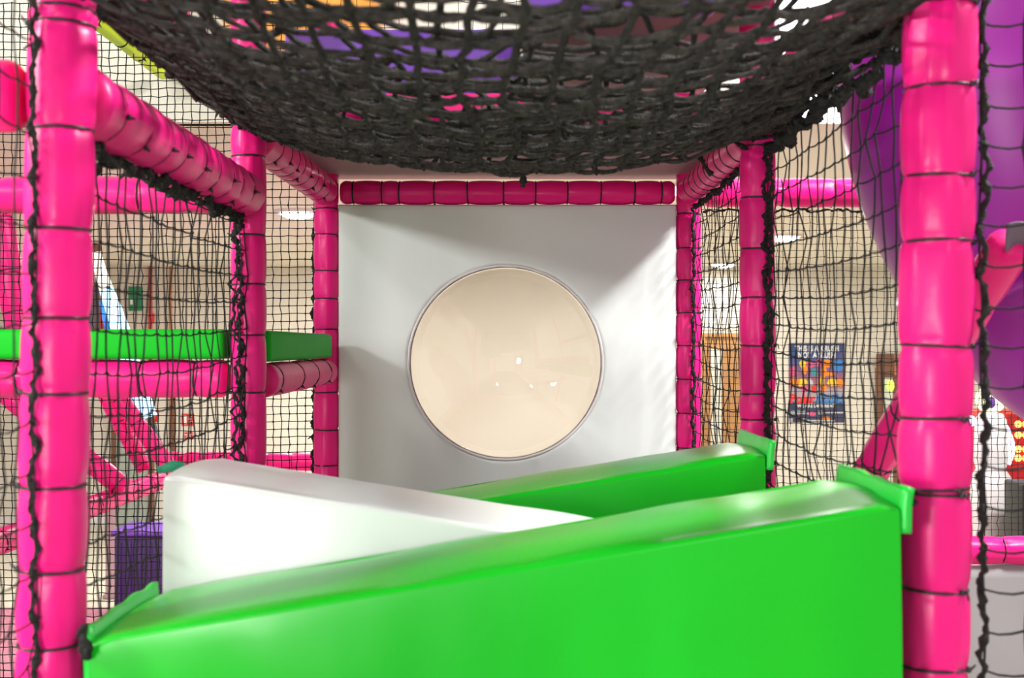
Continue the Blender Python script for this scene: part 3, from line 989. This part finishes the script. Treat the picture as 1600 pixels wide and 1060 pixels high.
# ------------------------------------------------------------------ ceiling lights
for k, (x, y) in enumerate(DOWNLIGHTS):
    lab = {0: 'round bright downlight seen through net left of the white panel', 1: 'downlight on the low ceiling seen just right of the middle right post', 2: 'small distant downlight between back right and middle right posts'}.get(k, 'round recessed downlight in the low ceiling beyond the picture')
    r = empty('ceiling_light', W(x, y, LOW_Z))
    tag(r, lab, 'ceiling light', 'round downlights in the low ceiling')
    mb = MB(); mb.lathe(W(x, y, LOW_Z), [(0.145, -0.001), (0.145, -0.014), (0.125, -0.018), (0.12, -0.006), (0.0005, -0.006)], 'Z', 32)
    mb.build('housing', M['plastic'], r)
    mb = MB(); mb.lathe(W(x, y, LOW_Z), [(0.118, -0.008), (0.105, -0.026), (0.07, -0.042), (0.0005, -0.05)], 'Z', 32)
    mb.build('diffuser', M['glow'], r)

# ------------------------------------------------------------------ poster on the far wall
def text_mesh(body, size, loc, material, parent, name='lettering', bold=0.0, width=None):
    c = bpy.data.curves.new('t', 'FONT')
    c.body = body
    c.size = size
    c.align_x = 'CENTER'
    c.align_y = 'CENTER'
    c.extrude = 0.0008
    c.offset = bold
    to = bpy.data.objects.new('t', c)
    COL.objects.link(to)
    bpy.context.view_layer.update()
    me = bpy.data.meshes.new_from_object(to.evaluated_get(bpy.context.evaluated_depsgraph_get()))
    bpy.data.objects.remove(to)
    me.materials.clear()
    me.materials.append(material)
    xs = [v.co.x for v in me.vertices]
    k = (width / (max(xs) - min(xs))) if width else 1
    cxm = (max(xs) + min(xs)) / 2
    # letters face the viewer (towards -Y)
    for v in me.vertices:
        v.co = Vector(((v.co.x - cxm) * k, -v.co.z, v.co.y))
    o = bpy.data.objects.new(name, me)
    COL.objects.link(o)
    o.location = loc
    o.parent = parent
    o.matrix_parent_inverse = parent_matrix(parent).inverted()
    return o


pc = W(3.197, FARY - 0.008, -0.393)
mb = MB(); mb.box(2.903, 3.491, FARY - 0.012, FARY - 0.004, -0.810, 0.024)
po = mb.build('poster', M['poster'], smooth=False, origin=pc)
tag(po, 'colourful frozen drink poster on the cream far wall at right', 'poster')
PYF = FARY - 0.0135
text_mesh('THIS IS A KRUSH', 0.085, Vector((3.197, PYF, EYE - 0.035)), M['signwhite'], po, 'headline', 0.002, 0.46)
text_mesh('NOT A SLUSH', 0.085, Vector((3.197, PYF, EYE - 0.105)), M['signwhite'], po, 'headline', 0.002, 0.39)
text_mesh('Polar', 0.13, Vector((3.05, PYF, EYE - 0.565)), M['redprint'], po, 'lettering', 0.006, 0.27)
text_mesh('KRUSH', 0.12, Vector((3.335, PYF, EYE - 0.565)), M['blueprint'], po, 'lettering', 0.006, 0.28)
text_mesh('WE ARE DIFFERENT', 0.05, Vector((3.19, PYF, EYE - 0.635)), M['signwhite'], po, 'tagline', 0.001, 0.40)


def blob(cx, cz, rx, rz, material, name, seed, y=PYF):
    mb = MB()
    n = 28
    vs = [(cx, y, EYE + cz)]
    for k in range(n):
        a = 2 * PI * k / n
        w = 1 + 0.35 * noise.noise(Vector((math.cos(a) * 2, math.sin(a) * 2, seed)))
        vs.append((cx + rx * w * math.cos(a), y, EYE + cz + rz * w * math.sin(a)))
    vs += [(v[0], y + 0.001, v[2]) for v in vs]
    f = [(0, 1 + (k + 1) % n, 1 + k) for k in range(n)]
    f += [(1 + k, 1 + (k + 1) % n, n + 2 + (k + 1) % n, n + 2 + k) for k in range(n)]
    mb.add(vs, f)
    return mb.build(name, M[material], po, smooth=False)


for i, (bx, bz, rx, rz, mm) in enumerate([
    (3.05, -0.19, 0.035, 0.04, 'yellowprint'), (3.13, -0.20, 0.05, 0.035, 'pinkprint'), (3.22, -0.185, 0.05, 0.04, 'pinkprint'), (3.31, -0.19, 0.05, 0.045, 'orangeprint'),
    (3.07, -0.25, 0.03, 0.05, 'orangeprint'), (3.27, -0.28, 0.03, 0.06, 'orangeprint'), (3.17, -0.28, 0.035, 0.04, 'tealprint'), (3.32, -0.30, 0.06, 0.02, 'orangeprint'),
    (2.97, -0.38, 0.05, 0.04, 'orangeprint'), (3.04, -0.385, 0.05, 0.04, 'yellowprint'), (3.36, -0.385, 0.05, 0.04, 'yellowprint'), (3.44, -0.39, 0.045, 0.035, 'orangeprint'),
    (3.13, -0.39, 0.03, 0.035, 'greyprint'), (3.25, -0.37, 0.025, 0.05, 'yellowprint'), (3.07, -0.46, 0.04, 0.035, 'pinkprint'), (3.17, -0.46, 0.03, 0.03, 'redprint'), (3.27, -0.45, 0.03, 0.04, 'orangeprint'),
    (2.95, -0.27, 0.04, 0.05, 'pinkprint'), (3.42, -0.22, 0.05, 0.06, 'blueprint'), (3.30, -0.765, 0.05, 0.016, 'orangeprint'), (3.15, -0.72, 0.04, 0.02, 'pinkprint')]):
    blob(bx, bz, rx, rz, mm, 'splash', i * 1.7, PYF + 0.0001 * (i % 5))
for (bx, bz) in ((2.945, -0.705), (3.235, -0.705), (2.925, -0.785), (3.06, -0.785)):
    mb = MB()
    s = 0.018
    for (a0, a1, b0, b1) in ((-s, s, s - 0.004, s), (-s, s, -s, -s + 0.004), (-s, -s + 0.004, -s, s), (s - 0.004, s, -s, s)):
        mb.box(bx + a0, bx + a1, PYF - 0.0005, PYF + 0.0008, bz + b0, bz + b1)
    mb.tube([(bx - 0.010, PYF, EYE + bz), (bx - 0.002, PYF, EYE + bz - 0.010), (bx + 0.016, PYF, EYE + bz + 0.016)], 0.003, 5)
    mb.build('check_box', M['signwhite'], po, smooth=False)
for (xa, xb, bz) in ((2.98, 3.09, -0.69), (2.985, 3.11, -0.715), (3.27, 3.48, -0.705), (3.10, 3.38, -0.79)):
    mb = MB()
    q = random.Random(int(xa * 1000)); x = xa
    while x < xb:      # small print too blurred to read
        w_ = q.uniform(0.006, 0.016)
        mb.box(x, min(x + w_, xb), PYF - 0.0003, PYF + 0.0008, bz - 0.006, bz + 0.006)
        x += w_ + 0.005
    mb.build('small_print', M['signwhite'], po, smooth=False)

# tan pictogram sign by door_2
root = empty('toilet_sign', W(4.10, FARY - 0.06, -0.2))
tag(root, 'tan sign with black person pictogram at edge of near right post', 'sign')
mb = MB(); mb.box(3.99, 4.24, FARY - 0.085, FARY - 0.075, -0.31, -0.085, 0.003)
mb.build('sign_plate', M['signpink'], root, smooth=False)
mb = MB()
mb.ball((4.085, FARY - 0.088, EYE - 0.125), 0.016, 12, 8, sy=0.2)
mb.box(4.063, 4.107, FARY - 0.090, FARY - 0.086, -0.24, -0.148, 0.002)
mb.build('pictogram', M['black'], root, smooth=False)
mb = MB(); mb.box(3.80, 3.985, FARY - 0.085, FARY - 0.075, -0.29, -0.085, 0.003)
tag(mb.build('wall_plaque', M['brown'], smooth=False), 'brown plaque left of the tan pictogram sign', 'sign')
mb = MB(); mb.ball((3.945, FARY - 0.10, EYE - 0.42), 0.035, 14, 10, sz=1.7)
tag(mb.build('wall_lamp', M['lime']), 'small lime green lamp glowing by the door right of poster', 'lamp')

# ------------------------------------------------------------------ things on the far wall at the left
def fx(px, D=FARY - 0.03):
    return (px - 800) / 1860 * D


def fz(py, D=FARY - 0.03):
    return (540 - py) / 1860 * D


root = empty('sprinkler_pipe', W(fx(235), FARY - 0.03, -0.9))
tag(root, 'bright red vertical pipe with red valve box, left background', 'pipe')
mb = MB(); mb.tube([W(fx(235), FARY - 0.035, fz(600)), W(fx(235), FARY - 0.035, fz(383))], 0.020, 12)
mb.build('pipe', M['red'], root)
mb = MB(); mb.box(fx(224), fx(240), FARY - 0.09, FARY - 0.012, fz(396), fz(382), 0.01)
mb.build('valve_box', M['red'], root, angle=40)
mb = MB(); mb.box(fx(233), fx(241), FARY - 0.07, FARY - 0.012, fz(505), fz(490), 0.008)
mb.build('pipe_clip', M['red'], root, angle=40)
mb = MB(); mb.tube([W(fx(266), FARY - 0.02, fz(700)), W(fx(266), FARY - 0.02, fz(390))], 0.013, 10)
tag(mb.build('copper_pipe', M['copper']), 'thin copper pipe running up the wall right of the red pipe', 'pipe')
mb = MB(); mb.box(fx(267), fx(274), FARY - 0.03, FARY - 0.002, -1.79, fz(600), 0.003)
tag(mb.build('timber_strip', M['brown'], smooth=False), 'brown timber strip on the far wall left of red fire signs', 'trim')

root = empty('exit_sign', W(fx(210), FARY - 0.02, fz(485)))
tag(root, 'dark green upright safety sign on the wall, left of the red pipe', 'sign')
mb = MB(); mb.box(fx(200), fx(222), FARY - 0.02, FARY - 0.004, fz(486), fz(448), 0.004)
mb.build('sign_plate', M['signgreen'], root, smooth=False)
mb = MB(); mb.box(fx(203), fx(207), FARY - 0.024, FARY - 0.019, fz(476), fz(468), 0.001)
mb.build('symbol', M['signwhite'], root, smooth=False)


def fire_sign(x0, x1, y0, y1, label, rows):
    root = empty('fire_sign', W(fx((x0 + x1) / 2), FARY - 0.02, fz(y1)))
    tag(root, label, 'sign')
    mb = MB(); mb.box(fx(x0), fx(x1), FARY - 0.014, FARY - 0.004, fz(y1), fz(y0), 0.003)
    mb.build('sign_plate', M['red'], root, smooth=False)
    mb = MB()
    for (a0, a1, b0, b1) in rows:
        mb.box(fx(a0), fx(a1), FARY - 0.018, FARY - 0.013, fz(b1), fz(b0))
    mb.build('symbol', M['signwhite'], root, smooth=False)


fire_sign(283, 302, 647, 666, 'red and white fire sign, higher of two right of timber strip', [(287, 291, 650, 663), (294, 300, 649, 651), (294, 299, 654, 656), (295, 300, 659, 661)])
fire_sign(287, 301, 676, 686, 'small red and yellow fire label below the larger red sign', [(288, 293, 679, 680.5), (295, 300, 679, 680.5), (290, 299, 682.5, 684)])
fire_sign(230, 247, 641, 660, 'red fire sign left of the timber strip, beside the glowing tube', [(242, 245, 644, 650), (239, 241, 650, 655)])

# glowing tube that crosses behind the green mat
TD = 7.0
def tp(px, py, D=TD):
    return W((px - 800) / 1860 * D, D, (540 - py) / 1860 * D)
root = empty('light_tube', tp(240, 660))
tag(root, 'slanting glowing tube, white above and blue below, left background', 'lamp')
mb = MB(); mb.tube([tp(148, 392), tp(156, 420), tp(166, 452)], [0.028, 0.034, 0.040], 16)
mb.build('upper_tube', M['tubewhite'], root)
mb = MB(); mb.tube([tp(166, 452), tp(177, 482), tp(188, 515), tp(205, 570), tp(232, 652)], [0.040, 0.046, 0.052, 0.052, 0.048], 16)
mb.build('lower_tube', M['tubeblue'], root)
mb = MB(); mb.tube([tp(163, 470, 7.06), tp(172, 492, 7.06), tp(182, 520, 7.06), tp(222, 640, 7.06)], [0.03, 0.05, 0.056, 0.05], 16)
mb.build('tube_sleeve', M['tubedeep'], root)
mb = MB(); mb.ball(tp(148, 389), 0.036, 16, 10)
mb.build('end_knob', M['brown'], root)
mb = MB(); mb.tube([tp(236, 664), tp(300, 860), W(-1.65, 7.0, -1.845)], 0.03, 12)
mb.build('stand', M['black'], root)

# red hose cabinet on the far wall, half hidden
root = empty('hose_cabinet', W(fx(146), FARY, fz(600)))
tag(root, 'red wall cabinet with dark grey side box, half hidden by near left post', 'cabinet')
mb = MB(); mb.box(fx(112), fx(163), FARY - 0.22, FARY - 0.004, fz(600), fz(472), 0.02)
mb.build('body', M['red'], root, angle=50)
mb = MB(); mb.box(fx(146), fx(166), FARY - 0.26, FARY - 0.222, fz(515), fz(450), 0.012)
mb.build('side_box', M['darkgrey'], root, angle=50)

# purple cabinet and beige bollard at lower left
root = empty('storage_bin', W(-2.65, 8.3, -1.88))
tag(root, 'dark purple ribbed bin standing on the floor, lower left', 'bin')
mb = MB(); mb.box(-2.71, -2.35, 8.1, 8.5, -1.88, -1.30, 0.02)
mb.build('body', M['cabinet'], root, angle=50)
for k in range(5):
    mb = MB(); mb.box(-2.69 + 0.07 * k, -2.66 + 0.07 * k, 8.085, 8.1, -1.85, -1.34, 0.006)
    mb.build('rib', M['cabinet'], root, angle=50)
mb = MB(); mb.box(-2.73, -2.33, 8.08, 8.52, -1.30, -1.26, 0.015)
mb.build('lid', M['purplev'], root, angle=50)
mb = MB(); mb.lathe(W(-3.0, 8.9, -1.885), [(0.06, 0), (0.06, 0.015), (0.038, 0.03), (0.036, 0.76), (0.028, 0.79), (0.0005, 0.795)], 'Z', 24)
tag(mb.build('bollard', M['board']), 'slim beige bollard on the floor left of the purple bin', 'bollard')

# ------------------------------------------------------------------ arcade corner at the far right
AD = 5.6
def ap(px, py, D=AD):
    return W((px - 800) / 1860 * D, D, (540 - py) / 1860 * D)
root = empty('arcade_figure', W(2.27, AD, -1.88))
tag(root, 'white column machine with glowing round globe on top, right edge', 'machine')
c = ap(1548, 540); c.z = EYE
mb = MB(); mb.lathe(c, [(0.0005, -1.875), (0.13, -1.875), (0.12, -1.5), (0.085, -1.0), (0.08, -0.86), (0.095, -0.80), (0.09, -0.62), (0.065, -0.58), (0.078, -0.54), (0.07, -0.35), (0.05, -0.32), (0.0005, -0.32)], 'Z', 32)
mb.build('body', M['plastic'], root)
mb = MB(); mb.ball(c + Vector((0.0, 0, -0.255)), 0.068, 20, 14)
gl = mb.build('globe', M['globe'], root)
mb = MB(); mb.ball(c + Vector((-0.022, -0.064, -0.265)), 0.02, 12, 8, sy=0.5, sz=1.4)
mb.build('lens', M['eye'], gl)
mb = MB(); mb.ball(ap(1516, 658, 5.5), 0.026, 14, 10)
mb.build('side_lamp', M['neon'], root)
mb = MB()
pts = [ap(1553, 652), ap(1564, 660), ap(1573, 674), ap(1579, 692), ap(1579, 710), ap(1574, 726)]
mb.tube(pts, [0.016, 0.018, 0.018, 0.018, 0.018, 0.014], 12)
mb.build('neon_arc', M['neon'], root)
# red cabinet with lit buttons
RD = 6.6
root = empty('arcade_cabinet', W(2.95, RD + 0.3, -1.88))
tag(root, 'red arcade cabinet with rows of lit yellow buttons, right edge', 'arcade cabinet')
mb = MB(); mb.box(2.735, 3.4, RD, RD + 0.6, -1.88, -0.38, 0.02)
mb.build('body', M['red'], root, angle=50)
for (px, py) in ((1590, 663), (1590, 680), (1590, 702), (1590, 716), (1602, 663), (1602, 680), (1602, 702), (1602, 716)):
    p = ap(px, py, RD)
    mb = MB(); mb.ball((p.x, RD - 0.008, p.z), 0.020, 12, 8, sy=0.5)
    mb.build('button', M['bulb'], root)
mb = MB(); mb.box(2.21, 3.1, 5.15, 5.35, -1.88, -0.60, 0.01)
ct = mb.build('counter', M['black'], angle=40)
ct.location.x += 0.0
tag(ct, 'black counter front at the right edge under the red cabinet', 'counter')

# ------------------------------------------------------------------ added fittings for the unseen lamps
for k, (x, y, z, t, s, p) in enumerate(UNSEEN_LAMPS + [ADDED_KEY]):
    c = W(x, y, z)
    d = (W(*t) - c).normalized()
    r = empty('unseen_lamp', c)
    if k == len(UNSEEN_LAMPS):
        tag(r, 'added key lamp low on the left of the photographer, unseen', 'lamp')
    else:
        tag(r, 'round unseen lamp outside the picture, placed to light the play frame', 'lamp', 'unseen lamps placed to light the play frame')
    mb = MB(); mb.tube([c - d * 0.18, c - d * 0.14, c - d * 0.02, c - d * 0.008], [0.06, 0.09, s / 2 + 0.03, s / 2 + 0.03], 24)
    mb.build('shade', M['black'], r)
    mb = MB(); mb.tube([c - d * 0.17, c - d * 0.17 + Vector((0, 0, 0.5))], 0.008, 8)
    mb.build('stem', M['black'], r)
